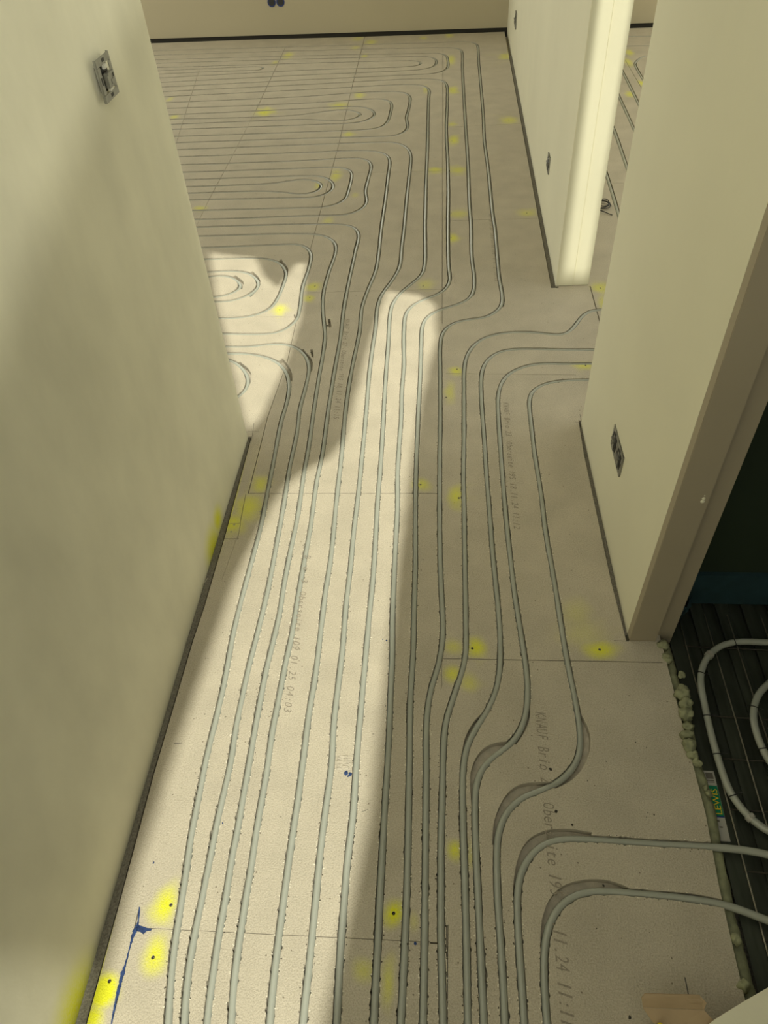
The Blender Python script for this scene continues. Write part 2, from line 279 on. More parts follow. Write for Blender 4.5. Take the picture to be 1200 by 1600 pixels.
# ------------------------------------------------------------------ floor of routed boards
verts2, faces_in, kinds = [], [], []
def add_poly(pts, kind):
    i0 = len(verts2); verts2.extend([(p[0], p[1]) for p in pts]); faces_in.append(list(range(i0, i0+len(pts)))); kinds.append(kind)
def ccw(pts):
    a = sum(pts[i][0]*pts[(i+1) % len(pts)][1]-pts[(i+1) % len(pts)][0]*pts[i][1] for i in range(len(pts)))
    return pts if a > 0 else pts[::-1]
add_poly(ccw([(-4, -.7), (.522, -.7), (.520, .30), (.522, .47), (.530, .61), (.524, 1.045), (.553, 1.046), (.553, 1.75), (3, 1.75), (3, 7.3), (-4, 7.3)]), 'top')
rnd = random.Random(3)
def groove(path):
    # resample by nearness, ragged routed edges
    P = []; s = 0
    cur = path[0]; P.append(cur)
    for p in path[1:]:
        d = (p-cur).length
        dist = (p-CAM).length
        st = .005 if dist < 2.3 and p.y > -.05 else (.011 if dist < 3.4 else .03)
        if d >= st:
            n = max(1, round(d/st)) if st < .01 else 1
            for k in range(1, n+1): P.append(cur.lerp(p, k/n))
            cur = p
    P.append(path[-1]+(path[-1]-path[-2])*.01)
    Ls, Rs = [], []
    for i, p in enumerate(P):
        t = (P[min(i+1, len(P)-1)]-P[max(i-1, 0)]).normalized(); n = Vector((-t.y, t.x, 0))
        near = (p-CAM).length < 2.3
        q = p*60
        wob = .0011*noise.noise(Vector((p.x*14, p.y*14, 3)))
        j = (lambda: (rnd.random()**4*.0026 if rnd.random() < .6 else -rnd.random()*.0004)) if near else (lambda: rnd.random()*.0008)
        hw = .0075 if near else .0075+.0022*min(1, max(0, (p.y-2.0)/1.5))
        Ls.append(p+n*(hw+wob+j())); Rs.append(p-n*(hw+wob+j()))
    for i in range(len(P)-1):
        q = [Ls[i], Rs[i], Rs[i+1], Ls[i+1]]
        area = sum(q[k].x*q[(k+1) % 4].y-q[(k+1) % 4].x*q[k].y for k in range(4))
        if abs(area) < 1e-9: continue
        # guard against bow-ties on tight inner bends
        if (Ls[i+1]-Ls[i]).dot(P[i+1]-P[i]) < 0 or (Rs[i+1]-Rs[i]).dot(P[i+1]-P[i]) < 0:
            c = P[i]; add_poly(ccw([(P[i]+Vector((math.cos(a), math.sin(a), 0))*.008).to_2d()[:] for a in [k*math.pi/4 for k in range(8)]]), 'groove'); continue
        add_poly(ccw([v.to_2d()[:] for v in q]), 'groove')
for lab, P in PIPES: groove(P)
def nearest(P, q): return min(range(len(P)), key=lambda i: (P[i]-q).length_squared)
PBOX = []
def pocket(run, px):
    "over-routed area between an outline and the pipe's own line"
    P = PIPES[run][1]; O = [Vector((*at2(u, v), 0)) for u, v in px]
    O = smooth_line(resample(catmull(O, .01), .012), 2)
    PBOX.append((min(o.x for o in O), max(o.x for o in O), min(o.y for o in O), max(o.y for o in O)))
    a, b = nearest(P, O[0]), nearest(P, O[-1])
    for k in range(len(O)-1):
        ia = a+(b-a)*k/(len(O)-1); ib = a+(b-a)*(k+1)/(len(O)-1)
        q = [O[k], O[k+1], P[round(ib)], P[round(ia)]]
        if (q[2]-q[3]).length < 1e-5: q = q[:3]
        try: add_poly(ccw([v.to_2d()[:] for v in q]), 'groove')
        except Exception: pass
pocket(12, [(736,1250),(734,1215),(741,1188),(754,1170),(772,1160),(806,1158)])
pocket(12, [(826,1090),(829,1112),(823,1138),(806,1164)])
pocket(11, [(722,1190),(724,1160),(735,1135),(748,1118),(764,1106)])
pocket(10, [(688,1150),(693,1122),(701,1096)])
pocket(9, [(664,1120),(667,1090),(673,1062)])
pocket(13, [(905,1110),(915,1128),(923,1150),(922,1172),(912,1198),(893,1220),(868,1232)])
pocket(13, [(769,1320),(771,1287),(781,1258),(795,1236),(815,1224),(858,1222)])
pocket(14, [(801,1400),(803,1368),(811,1335),(824,1312),(846,1299),(880,1294),(925,1300)])
pocket(15, [(844,1480),(846,1440),(855,1410),(870,1390),(893,1378),(925,1373),(960,1377),(985,1388)])
pocket(9, [(787,455),(789,468),(787,480)]); pocket(8, [(743,440),(744,450),(741,462)])
pocket(18, [(440,405),(450,418),(449,432)]); pocket(19, [(395,424),(406,436),(405,450),(392,464)])
pocket(20, [(368,430),(381,441),(378,452)]); pocket(16, [(375,565),(390,578),(393,592),(386,610)])
pocket(0, [(442,560),(455,578),(457,595)]); pocket(1, [(474,545),(488,562),(488,580)])
for q in [[(512,498),(516,498),(518,511),(514,512)], [(485,546),(489,546),(490,558),(487,558)], [(459,492),(461,490),(462,497),(460,498)]]:
    add_poly(ccw([at2(*p) for p in q]), 'groove')
# board joints: columns 0.6 m wide, narrow dark seams
def seam(a, b, w=.0012, kind='seam'):
    a, b = Vector(a).to_3d(), Vector(b).to_3d(); t = (b-a).normalized(); n = Vector((-t.y, t.x, 0))*w/2
    k = max(1, int((b-a).length/.3))
    for i in range(k):
        p, q = a.lerp(b, i/k), a.lerp(b, (i+1)/k)
        j1, j2 = [n*(1+.3*math.sin(7*i+s)) for s in (0, 7)]
        add_poly(ccw([v.to_2d()[:] for v in (p+j1, p-j1, q-j2, q+j2)]), kind)
def seam_px(a, b, w=.0012): seam(at2(*a), at2(*b), w)
seam_px((692,78), (691,452), .0020); seam_px((691,458), (691,505), .0016)
seam_px((690,1029), (690,1076), .0010); seam_px((700,1445), (699,1600), .0012)
seam_px((570,57), (549,140), .003); seam_px((549,140), (529,227), .002); seam_px((529,227), (502,325), .002); seam_px((502,325), (485,390), .0016)
seam_px((466,487), (449,565), .0014); seam_px((449,565), (418,652), .0016); seam_px((418,652), (388,771), .0022); seam_px((384,772), (375,818), .0014)
seam_px((371,838), (347,905), .0006); seam_px((447,72), (400,172), .003); seam_px((400,172), (365,240), .0018); seam_px((365,240), (325,315), .002); seam_px((325,315), (299,370), .0015)
seam_px((312,107), (268,247), .002)
seam_px((745,96.5), (798,93.5), .002); seam_px((700,198.5), (818,193), .0022); seam_px((700,345), (842,341), .0018)
seam_px((697,583.5), (900,586), .0014); seam_px((690,1029), (1035,1035), .0020)
seam_px((483,457), (690,452), .0016); seam_px((388,771), (689,771), .0022); seam_px((514,271), (691,267), .0018); seam_px((330,493), (455,495), .0010)
seam_px((225,1450), (690,1473), .0009); seam_px((672,1473.5), (698,1475), .0022); seam_px((698,1446), (698,1500), .002)
seam_px((922,447), (942,520), .0035); seam_px((945,286), (985,286), .002); seam_px((977,94), (1006,144), .0025)
seam_px((346,842), (373,842), .0020); seam_px((355,818), (375,818), .0012); seam_px((371,842), (376,818), .0012)
seam_px((218,1417), (174,1600), .0020)
seam_px((1031,1003), (1026,1003), .001)
# gaps along the wall feet
def strip_quads(a, b, kind='gap'):
    for i in range(len(a)-1):
        add_poly(ccw([tuple(a[i]), tuple(b[i]), tuple(b[i+1]), tuple(a[i+1])]), kind)
LW_A, LW_B = Vector((-.6345, 1.78)), Vector((-.636, -1.4))
lin = [(-.622, 1.782), (-.616, 1.35), (-.617, 1.1), (-.621, .995), (-.6225, .65), (-.617, .41), (-.6135, .20), (-.612, -.6)]
strip_quads([(x, y) for x, y in lin], [(-.640, y) for x, y in lin])
rwb = lambda y: .4395+(1.849-y)*.0120
strip_quads([(rwb(y)-(.013 if 1.1 < y < 1.75 else .007), y) for y in (1.86, 1.7, 1.5, 1.2, 1.02)], [(rwb(y)+.01, y) for y in (1.86, 1.7, 1.5, 1.2, 1.02)])
def mwb(y): return .4475+(y-2.715)*.0068
ys = [2.70, 3.2, 4, 5, 6, 6.72]
strip_quads([(mwb(y)-.020-.002*(y-2.7)/4, y) for y in ys], [(mwb(y)+.01, y) for y in ys])
FW_A, FW_B = at(222, 66), at(795, 48)
def fwy(x): return FW_A.y+(x-FW_A.x)*(FW_B.y-FW_A.y)/(FW_B.x-FW_A.x)
xs = [-3.9, -2.5, -1.5, -.7, 0, .5, 1.2, 2.9]
strip_quads([(x, fwy(x)-.035+.01*math.sin(3*x)) for x in xs], [(x, fwy(x)+.02) for x in xs])
# countersunk screw holes
SCREWS = [(267,1414,1),(239,1496,1),(171,1533,1),(615,1427,1),(738,1013,1),(937,1015,1),(717,778,1),(657,757,1),(697,621,1),(714,577,1),(407,799,0),
 (437,484,1),(484,465,1),(492,447,1),(661,447,1),(915,571,1),(705,371,1),(366,820,0),(361,831,0),(938,450,1),(705,333,1),(702,266,1),(530,178,1),(525,269,1),(706,220,1),(705,141,1),(795,188,1),(790,89,1),(545,211,1),(823,333,1),(413,176,1),(562,149,1)]
for u, v, k in SCREWS:
    if k:
        c = at(u, v); add_poly([(c.x+.0034*math.cos(a), c.y+.0034*math.sin(a)) for a in [i*math.pi/6 for i in range(12)]], 'hole')
# spray patches: photo centre, radii in photo pixels, strength
SPRAY = [(580,66,10,4,.5),(555,75,7,3,.4),(570,87,5,3,.5),(559,60,9,4,.4),(662,59,7,3,.4),(702,55,7,4,.5),(705,94,7,8,.6),(707,141,9,6,.7),(562,149,8,5,.6),(530,165,15,5,.6),(665,140,5,6,.4),
 (706,194,8,4,.5),(709,219,9,8,.8),(545,210,9,4,.6),(790,88,11,5,.6),(795,188,14,6,.6),(715,266,15,7,.6),(680,266,12,5,.7),(716,334,16,6,.5),(708,372,9,8,.8),(525,274,9,10,.6),(498,290,7,6,.5),
 (512,345,10,5,.4),(823,333,16,6,.5),(413,175,15,6,.9),(450,87,8,5,.6),(430,98,5,4,.4),(272,183,8,4,.5),(265,155,5,4,.4),(312,326,11,4,.6),(490,448,13,6,.7),(483,466,9,6,.7),(437,484,12,9,.8),
 (665,445,14,9,.4),(712,580,13,9,.8),(703,613,11,19,.5),(913,571,22,7,.7),(938,450,14,9,.6),(943,473,10,13,.5),(657,757,17,12,.7),(713,775,16,21,.8),(745,1012,20,19,1),(708,1010,18,13,.5),
 (938,1016,34,16,1),(900,957,30,28,.25),(910,990,50,30,.25),(707,1053,20,19,.8),(733,1068,18,18,.5),(710,1328,15,20,.9),(735,1340,8,24,.35),(615,1427,18,26,1.2),(647,1440,10,20,.3),(567,1517,20,22,.5),(607,1535,14,46,.6),
 (407,757,17,17,.7),(388,793,27,26,.8),(363,818,24,20,.9),(342,832,14,18,.7),(259,1415,24,38,1.1),(243,1490,25,40,1.0),(160,1550,30,34,1.6),(145,1590,22,30,1.2),(984,82,7,5,.7),(982,97,7,7,.6),(1002,130,5,5,.8),(984,147,7,5,.7),(555,305,6,4,.3)]
PATCH = []
for u, v, ru, rv, s in SPRAY:
    c = at(u, v); rx = (at(u+ru, v)-at(u-ru, v)).length/2; ry = (at(u, v+rv)-at(u, v-rv)).length/2
    if v < 500: rx *= 1.2; ry *= 1.25
    PATCH.append((c.x, c.y, rx*1.25, ry*1.25, s))
extra = []
for x, y, rx, ry, s in PATCH:
    n = 9
    for i in range(-n, n+1):
        for j in range(-n, n+1):
            a, b = i/n*1.12, j/n*1.12
            if a*a+b*b <= 1.25: extra.append((x+a*rx+random.uniform(-.0004, .0004), y+b*ry+random.uniform(-.0004, .0004)))
def spray_at(x, y):
    t = 0
    for px, py, rx, ry, s in PATCH:
        dx, dy = (x-px)/rx, (y-py)/ry
        d = math.sqrt(dx*dx+dy*dy)*(1+.35*noise.noise(Vector((x*30, y*30, px*9))))
        if d < 1: k = 1-d; t = max(t, s*(k*k*(3-2*k)))
    return t
n_base = len(verts2)
V, Ed, F, ov, oe, of = delaunay_2d_cdt([Vector(v) for v in verts2]+[Vector(v) for v in extra], [], faces_in, 0, 1e-6)
DEPTH = {'groove': -.0175, 'seam': -.012, 'gap': -.045, 'hole': -.0035}
ORDER = ['gap', 'groove', 'hole', 'seam']
lev = []
for f, o in zip(F, of):
    ks = {kinds[i] for i in o}
    if 'top' not in ks: lev.append(None); continue
    lv = 0.0
    for k in ORDER:
        if k in ks: lv = DEPTH[k]; break
    lev.append(lv)
fv, ff, fm, vid = [], [], [], {}
def vget(i, z):
    k = (i, z)
    if k not in vid: vid[k] = len(fv); fv.append((V[i].x, V[i].y, z))
    return vid[k]
edges = {}
for fi, (f, l) in enumerate(zip(F, lev)):
    if l is None: continue
    ff.append([vget(i, l) for i in f]); fm.append(0 if l == 0 else 1)
    for a, b in zip(f, list(f[1:])+[f[0]]): edges[(a, b)] = l
for (a, b), l in list(edges.items()):
    lo = edges.get((b, a), -.05)
    if lo < l:
        ff.append([vget(b, l), vget(a, l), vget(a, lo), vget(b, lo)]); fm.append(1)
floor = obj('floor', (fv, [], ff), mats=[M_board, M_cut])
floor.data.polygons.foreach_set('material_index', fm)
at_ = floor.data.attributes.new('spray', 'FLOAT', 'POINT')
at_.data.foreach_set('value', [spray_at(x, y) if z == 0 else 0.0 for x, y, z in fv])
tag(floor, kind='structure')
print('floor verts', len(fv), 'faces', len(ff))

# ------------------------------------------------------------------ walls
WALL_H = 2.3
def wall(name, pts, m, z0=-.045, z1=WALL_H):
    bm = bmesh.new(); add_prism(bm, pts, z0, z1); return tag(obj(name, bm, m), kind='structure')
add_spray(M_plaster_l, [((-.635, 1.30, .0), .10), ((-.635, .22, .0), .12), ((-.635, 1.38, .03), .06)])
wall('wall_left', [(-.6350, 1.78), (-.6385, 1.3), (-.6400, .9), (-.6370, .3), (-.636, -1.2), (-.76, -1.2), (-.76, 1.78)], M_plaster_l)
# middle wall between the two far rooms
wall('wall_middle', [(.4475, 2.722), (.4475+4.05*.0068, fwy(.47)+.02), (.575, fwy(.57)+.02), (.575, 2.722)], M_plaster)
wall('wall_right', [(rwb(1.849), 1.849), (rwb(1.02), 1.0435), (.553, 1.0435), (.553, 1.849)], M_plaster)
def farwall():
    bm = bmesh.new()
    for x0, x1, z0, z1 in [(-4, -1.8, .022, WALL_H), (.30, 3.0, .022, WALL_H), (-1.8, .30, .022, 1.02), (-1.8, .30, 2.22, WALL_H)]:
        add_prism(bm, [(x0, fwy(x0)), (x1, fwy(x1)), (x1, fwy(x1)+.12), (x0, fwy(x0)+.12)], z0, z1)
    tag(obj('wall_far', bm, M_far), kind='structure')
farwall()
wall('gap_shade_strip', [(-4, fwy(-4)+.012), (3.0, fwy(3)+.012), (3.0, fwy(3)+.10), (-4, fwy(-4)+.10)], M_crumb_gap_shade, z0=-.045, z1=.0215)  # near-black strip paints the shade in the recess under the far wall
# frame of the window above
bm = bmesh.new()
for lo, hi in [((-1.8, 1.02), (.30, 1.07)), ((-1.8, 2.17), (.30, 2.22)), ((-1.8, 1.07), (-1.75, 2.17)), ((.25, 1.07), (.30, 2.17)), ((-.80, 1.07), (-.74, 2.17))]:
    add_box(bm, (lo[0], 6.82, lo[1]), (hi[0], 6.87, hi[1]))
tag(obj('window_1', bm, M_jamb), kind='structure')
# rebated jamb linings on the two wall ends
def jamb(name, x0, x1, x2, y, m):
    bm = bmesh.new()
    add_box(bm, (x0, y-.006, .001), (x1, y+.0, WALL_H), bev=.0012)
    add_box(bm, (x1+.001, y+.0, .001), (x2, y+.004, WALL_H), bev=.0012)
    return tag(obj(name, bm, m), kind='structure')
jamb('trim_1', .4472, .513, .576, 2.720, M_jamb)
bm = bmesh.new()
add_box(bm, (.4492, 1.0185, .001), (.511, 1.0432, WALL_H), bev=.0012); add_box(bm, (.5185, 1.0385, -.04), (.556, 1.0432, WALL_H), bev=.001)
M_jamb_shaded = mat('jamb_in_shade', (.34, .295, .215), .6, bump=.15, scale=90, var=.04, vscale=5, spec=.3)  # same jamb material, darkened to put its shade into the colour
tag(obj('trim_2', bm, M_jamb_shaded), kind='structure')
bm = bmesh.new()
for dy, dz, rr in ((0, 0, .0045), (.0, .008, .0035), (0, .016, .0015)):
    for w in bmesh.ops.create_icosphere(bm, subdivisions=2, radius=rr)['verts']: w.co = Vector((w.co.x+.499, w.co.y*.5+1.0185, w.co.z+.478+dz))
tag(obj('plaster_lump', bm, M_plaster, smooth=True), 'small lump of dried plaster stuck on the shaded jamb of the near right wall', 'plaster lump')
# fleece edge strips standing in the gaps
def strip(name, pts, z0, z1):
    bm = bmesh.new(); add_prism(bm, pts, z0, z1); bmesh.ops.subdivide_edges(bm, edges=[e for e in bm.edges if e.calc_length() > .3], cuts=12)
    return tag(obj(name, bm, M_fleece), kind='structure')
strip('trim_3', [(x-.0045, y) for x, y in lin]+[(-.635, -.6), (-.636, .3), (-.639, .9), (-.6375, 1.3), (-.634, 1.775)], -.044, -.005)
strip('trim_4', [(rwb(y)-(.0115 if 1.1 < y < 1.75 else .0055), y) for y in (1.83, 1.7, 1.5, 1.2, 1.04)]+[(rwb(y)-.0005, y) for y in (1.04, 1.83)], -.044, -.006)
strip('trim_5', [(mwb(y)-.017, y) for y in ys[:-1]]+[(mwb(y)-.001, y) for y in ys[:-1][::-1]], -.044, -.006)
# unseen slab overhead, its openings made up to shape the sun patches
def up(x, y, z=0, H=WALL_H):
    k = (H-z)/-SUN_D.z; return (x-SUN_D.x*k, y-SUN_D.y*k)
OPEN = [
 [up(*p) for p in [(-.045,2.60),(-.10,2.66),(-.235,2.70),(-.262,2.46),(-.283,2.22),(-.302,1.92),(-.312,1.78),(-.350,1.68),(-.42,1.62),(-.47,1.56),(-.505,1.45),(-.552,1.2),(-.58,.82),(-.604,.4),(-.612,-.2),(-.25,-.2),(-.182,.318),(-.147,.55),(-.132,.83),(-.12,1.21),(-.10,1.58),(-.072,1.99),(-.01,2.47)]],
 [up(*p) for p in [(-.640,1.80),(-.612,1.85),(-.578,2.1),(-.562,2.49),(-.60,2.95),(-.645,2.95),(-.695,2.74),(-.77,2.84),(-.84,3.01),(-1.06,3.07),(-.95,2.72),(-.80,2.27)]],
]
OPEN.append([up(x, 2.716, z) for x, z in [(.470, .03), (.572, .03), (.572, 2.2), (.470, 2.2)]])  # opening added to throw sun on the middle wall's jamb
OPEN.append([up(-.632, y, z) for y, z in [(.26, .0), (.21, .30), (.16, .60), (-.6, .60), (-.6, .0)]])  # opening added to brighten the low near end of the left wall
OPEN.append([up(-.635, y, z) for y, z in [(1.785, 1.19), (1.70, 1.168), (1.52, 1.125), (1.42, 1.105), (1.12, 1.03), (.88, .98), (-.6, .62), (-.6, 2.2), (1.785, 2.2)]])
cv, cf = [(-2.9, -1.3), (2.1, -1.3), (2.1, 7.0), (-2.9, 7.0)], [[0, 1, 2, 3]]
for P in OPEN:
    i0 = len(cv); cv += ccw(P); cf.append(list(range(i0, len(cv))))
V2, _, F2, _, _, of2 = delaunay_2d_cdt([Vector(v) for v in cv], [], cf, 0, 1e-6)
keep = [f for f, o in zip(F2, of2) if o == [0]]
bm = bmesh.new(); vs = [bm.verts.new((v.x, v.y, WALL_H+.002)) for v in V2]
for f in keep: bm.faces.new([vs[i] for i in f])
for v in [v for v in bm.verts if not v.link_faces]: bm.verts.remove(v)
r = bmesh.ops.extrude_face_region(bm, geom=list(bm.faces))
for v in [g for g in r['geom'] if isinstance(g, bmesh.types.BMVert)]: v.co.z += .012
bmesh.ops.recalc_face_normals(bm, faces=list(bm.faces))
tag(obj('ceiling_sun_mask', bm, M_ceil), kind='structure')
wall('wall_shade_blocker', [(-.15, -.80), (2.1, -.80), (2.1, -.72), (-.15, -.72)], M_plaster, z1=1.5)  # unseen half-wall added to keep the near right side darker

bm = bmesh.new(); add_box(bm, (-4.2, -1.4, -.12), (3.1, 7.4, -.0535)); tag(obj('floor', bm, M_fleece), kind='structure')  # base slab added to stop light leaking up from below

# ------------------------------------------------------------------ pipes
for lab, P in PIPES:
    bm = bmesh.new(); Q = P[::1] if (P[len(P)//2]-CAM).length < 5 else P[::2]
    zo = -.0080
    add_tube(bm, [(p.x, p.y, zo-.0012*min(1, max(0, (p.y-2.0)/1.5))+.0008*noise.noise(Vector((p.x*4, p.y*4, 1)))+(max(0, min(1, (p.x-.50)/.06))*.002)) for p in Q], PIPE_R, 12)
    o = obj('heating_pipe', bm, M_pipe, smooth=True); tag(o, lab, 'pipe', 'underfloor heating pipes')

# ------------------------------------------------------------------ screws, print, pencil, chips on the boards
for u, v, k in SCREWS:
    c = at(u, v); bm = bmesh.new(); z = -.0026 if k else .0003
    n = 12; rr = .0031
    ring = [bm.verts.new((c.x+rr*math.cos(2*math.pi*i/n), c.y+rr*math.sin(2*math.pi*i/n), z)) for i in range(n)]
    ring2 = [bm.verts.new((c.x+rr*.45*math.cos(2*math.pi*i/n), c.y+rr*.45*math.sin(2*math.pi*i/n), z+.0002)) for i in range(n)]
    ring0 = [bm.verts.new((c.x+rr*.8*math.cos(2*math.pi*i/n), c.y+rr*.8*math.sin(2*math.pi*i/n), z-.003)) for i in range(n)]
    bt = bm.verts.new((c.x, c.y, z-.0018))
    for i in range(n):
        j = (i+1) % n
        bm.faces.new((ring[i], ring[j], ring2[j], ring2[i])); bm.faces.new((ring2[i], ring2[j], bt)); bm.faces.new((ring0[i], ring0[j], ring[j], ring[i]))
    obj('screw', bm, M_crumb_gap_shade if k else M_zinc, floor)
def groove_dist(x, y):
    q = Vector((x, y, 0)); return min((p-q).length for lab, P in PIPES for p in P[::2] if abs(p.x-x) < .05 and abs(p.y-y) < .05) if any(abs(p.x-x) < .05 and abs(p.y-y) < .05 for lab, P in PIPES for p in P[::3]) else 1
def text_mesh(body, size=1, shear=0):
    cu = bpy.data.curves.new('t', 'FONT'); cu.body = body; cu.size = size; cu.shear = shear; cu.resolution_u = 2
    o = bpy.data.objects.new('t', cu); COL.objects.link(o)
    me = bpy.data.meshes.new_from_object(o.evaluated_get(bpy.context.evaluated_depsgraph_get()))
    vs = [v.co.copy() for v in me.vertices]; fs = [list(p.vertices) for p in me.polygons]
    bpy.data.objects.remove(o); bpy.data.curves.remove(cu); bpy.data.meshes.remove(me); return vs, fs
def printed(body, a, b, height, m, name='printed_text', z=.0004):
    a, b = Vector(a).to_3d(), Vector(b).to_3d(); t = (b-a).normalized(); n = Vector((-t.y, t.x, 0)); L = (b-a).length; adv = L/len(body)
    V_, F_ = [], []
    for i, ch in enumerate(body):
        if ch == ' ': continue
        c = a+t*adv*(i+.5)+n*height*.5
        if groove_dist(c.x, c.y) < .011: continue
        vs, fs = text_mesh(ch, 1, .25)
        x0, x1 = min(v.x for v in vs), max(v.x for v in vs)
        sx = height/.7; w = (x1-x0)*sx; s2 = min(1, adv*.86/w)
        k = len(V_)
        for v in vs:
            p = a+t*(adv*(i+.5)+(v.x-(x0+x1)/2)*sx*s2)+n*(v.y*sx); V_.append((p.x, p.y, z))
        F_ += [[q+k for q in f] for f in fs]
    if V_: obj(name, (V_, [], F_), m, floor)
printed('KNAUF Brio 23  Oberseite 195 18.11.24 11:12', at2(786,629), at2(803,827), .019, M_ink2)
printed('KNAUF Brio 23  Oberseite 195 18.11.24 11:11', at2(836,1112), at2(877,1606), .024, M_ink2)
printed('KNAUF Brio 23  Oberseite 109 01.25 04:03', at2(481,832), at2(443,1114), .018, M_ink2)
printed('KNAUF Brio 23  Oberseite 195 18.11.24 11:15', at2(540,499), at2(521,655), .018, M_ink2)
printed('KNAUF Brio 23  Oberseite 195 18.11.24 11:13', at2(763,330), at2(773,440), .018, M_ink2)
def mark(a, b, w=.0012, m=M_pencil):
    a, b = at(*a), at(*b); t = (b-a).normalized(); n = Vector((-t.y, t.x, 0))*w/2; z = Vector((0, 0, .0003))
    obj('pencil_mark', ([a+n+z, a-n+z, b-n+z, b+n+z], [], [[0, 1, 2, 3]]), m, floor)
for q in [((1070,1527),(1076,1556),.0018),((381,675),(405,674),.001),((397,661),(393,690),.001),((374,752),(382,752),.001),((898,659),(915,661),.0012),((906,647),(910,668),.0012),((959,1001),(983,1002),.0012),((272,1162),(285,1161),.0012),((575,1265),(566,1268),.0008)]:
    mark(q[0], q[1], q[2])
# scattered crumbs
crumbs = [(860,1202,5),(869,1268,5),(894,1289,4),(984,1590,5),(845,1195,2),(918,1220,2),(1022,1273,2.5),(1010,1277,1.5),(1012,1270,1.5),(943,1384,4),(932,1451,2),(1015,1457,1.5),(240,1348,3),(348,1286,2.5),(604,1001,3),(598,999,2),(541,1208,7),(547,1210,6),(544,1213,3),(649,1474,5),(637,1475,3),(658,891,1.5),(583,1147,1.5),(945,1108,1.5),(947,1190,1.5),(993,1160,2),(1010,1168,1.5),(460,693,1),(512,509,3),(486,551,2),(526,605,1.5),(390,642,1.2),(388,660,1),(1078,1208,1.3),(320,1116,2),(303,1123,1.5),(307,1122,1.2),(325,1029,1.2)]
for u, v, s in crumbs:
    c = at(u, v); sc = s/(FPX/((c-CAM).dot(FWD)))*.55; bm = bmesh.new()
    g = bmesh.ops.create_icosphere(bm, subdivisions=1, radius=1)['verts']
    for w in g: w.co = Vector((w.co.x*sc*random.uniform(.7, 1.2)+c.x, w.co.y*sc*random.uniform(.7, 1.4)+c.y, max(0, w.co.z)*sc*.5+.0001))
    obj('crumb', bm, M_blue if (u, v) in ((240,1348),(348,1286),(604,1001),(598,999),(541,1208),(547,1210),(544,1213),(649,1474)) else M_crumb_gap_shade, floor)
# blue chalky line in the crack at lower left
line = [(218,1417,1.0),(216,1440,1.8),(214,1450,5),(209,1458,3),(203,1480,1.2),(197,1503,1.6),(191,1522,3.4),(187,1540,3),(184,1553,2.8),(180,1568,2),(177,1583,1.6),(174,1600,1)]
L_, R_ = [], []
for k in range((len(line)-1)*6+1):
    i, t = divmod(k, 6); t /= 6; a = line[i]; b = line[min(i+1, len(line)-1)]
    u, v, w = [a[q]+(b[q]-a[q])*t for q in range(3)]
    L_.append(at(u-w*random.uniform(.5, 1.2), v, .0004)); R_.append(at(u+w*random.uniform(.5, 1.2), v, .0004))
obj('blue_chalk_line', (L_+R_, [], [[i, i+1, len(L_)+i+1, len(L_)+i] for i in range(len(L_)-1)]), M_blue, floor)
bl = [at(u, v, .0004) for u, v in [(214,1445),(222,1447),(230,1450),(238,1451),(236,1454),(229,1455),(224,1460),(219,1456),(212,1455)]]
obj('blue_chalk_line', (bl, [], [list(range(len(bl)))]), M_blue, floor)
# crushed chip of board between two pipes
bm = bmesh.new(); g = 16; grid = {}
c00, c10, c01, c11 = at(526,1181), at(549,1180), at(526,1204), at(548,1203)
for i in range(g+1):
    for j in range(g+1):
        p = c00.lerp(c10, i/g).lerp(c01.lerp(c11, i/g), j/g); e = min(i, g-i, j, g-j)
        grid[i, j] = bm.verts.new((p.x+random.uniform(-.0008, .0008), p.y+random.uniform(-.0008, .0008), .0002 if e == 0 else .0003+.006*abs(noise.noise(Vector((p.x*70, p.y*420, 0))))))
for i in range(g):
    for j in range(g): bm.faces.new((grid[i, j], grid[i, j+1], grid[i+1, j+1], grid[i+1, j]))
bmesh.ops.recalc_face_normals(bm, faces=list(bm.faces))
obj('crushed_board_chip', bm, M_cut, floor)
# loose crumbs of gypsum and dark specks pressed along the routed edges
def crumbs_along(name, m, step, lo, hi, prob):
    Vv, Ff = [], []; r2 = random.Random(11)
    for lab, P in PIPES:
        for i in range(1, len(P)-1):
            p = P[i]
            if p.y > 2.1 or p.y < .05 or p.x > .5: continue
            t = (P[i+1]-P[i-1]).normalized(); n = Vector((-t.y, t.x, 0))
            for _ in range(step):
                if r2.random() > prob: continue
                sgn = r2.choice((-1, 1)); c = p+t*r2.uniform(-.005, .005)+n*sgn*(.0080+abs(r2.gauss(0, .0011)))
                if any(x0-.002 < c.x < x1+.002 and y0-.002 < c.y < y1+.002 for x0, x1, y0, y1 in PBOX): continue
                s_ = r2.uniform(lo, hi); k = len(Vv); a0 = r2.random()*6
                for q in range(4): Vv.append((c.x+s_*math.cos(a0+q*1.57)*r2.uniform(.6, 1.3), c.y+s_*math.sin(a0+q*1.57)*r2.uniform(.6, 1.3), .0001))
                Vv.append((c.x, c.y, s_*.7)); Ff += [(k, k+1, k+4), (k+1, k+2, k+4), (k+2, k+3, k+4), (k+3, k, k+4)]
    tag(obj(name, (Vv, [], Ff), m, floor), kind='stuff')
crumbs_along('gypsum_crumbs', M_dust2, 3, .0008, .0018, .5)
crumbs_along('dark_specks', M_crumb2, 2, .0008, .0017, .25)
# paper thin white shaving in the left gap
bm = bmesh.new(); add_tube(bm, [at(325,903,.0), at(318,912,.006), at(314,919,.0), at(316,925,-.01)], .0007, 6); obj('gypsum_shaving', bm, M_dust, floor, True)

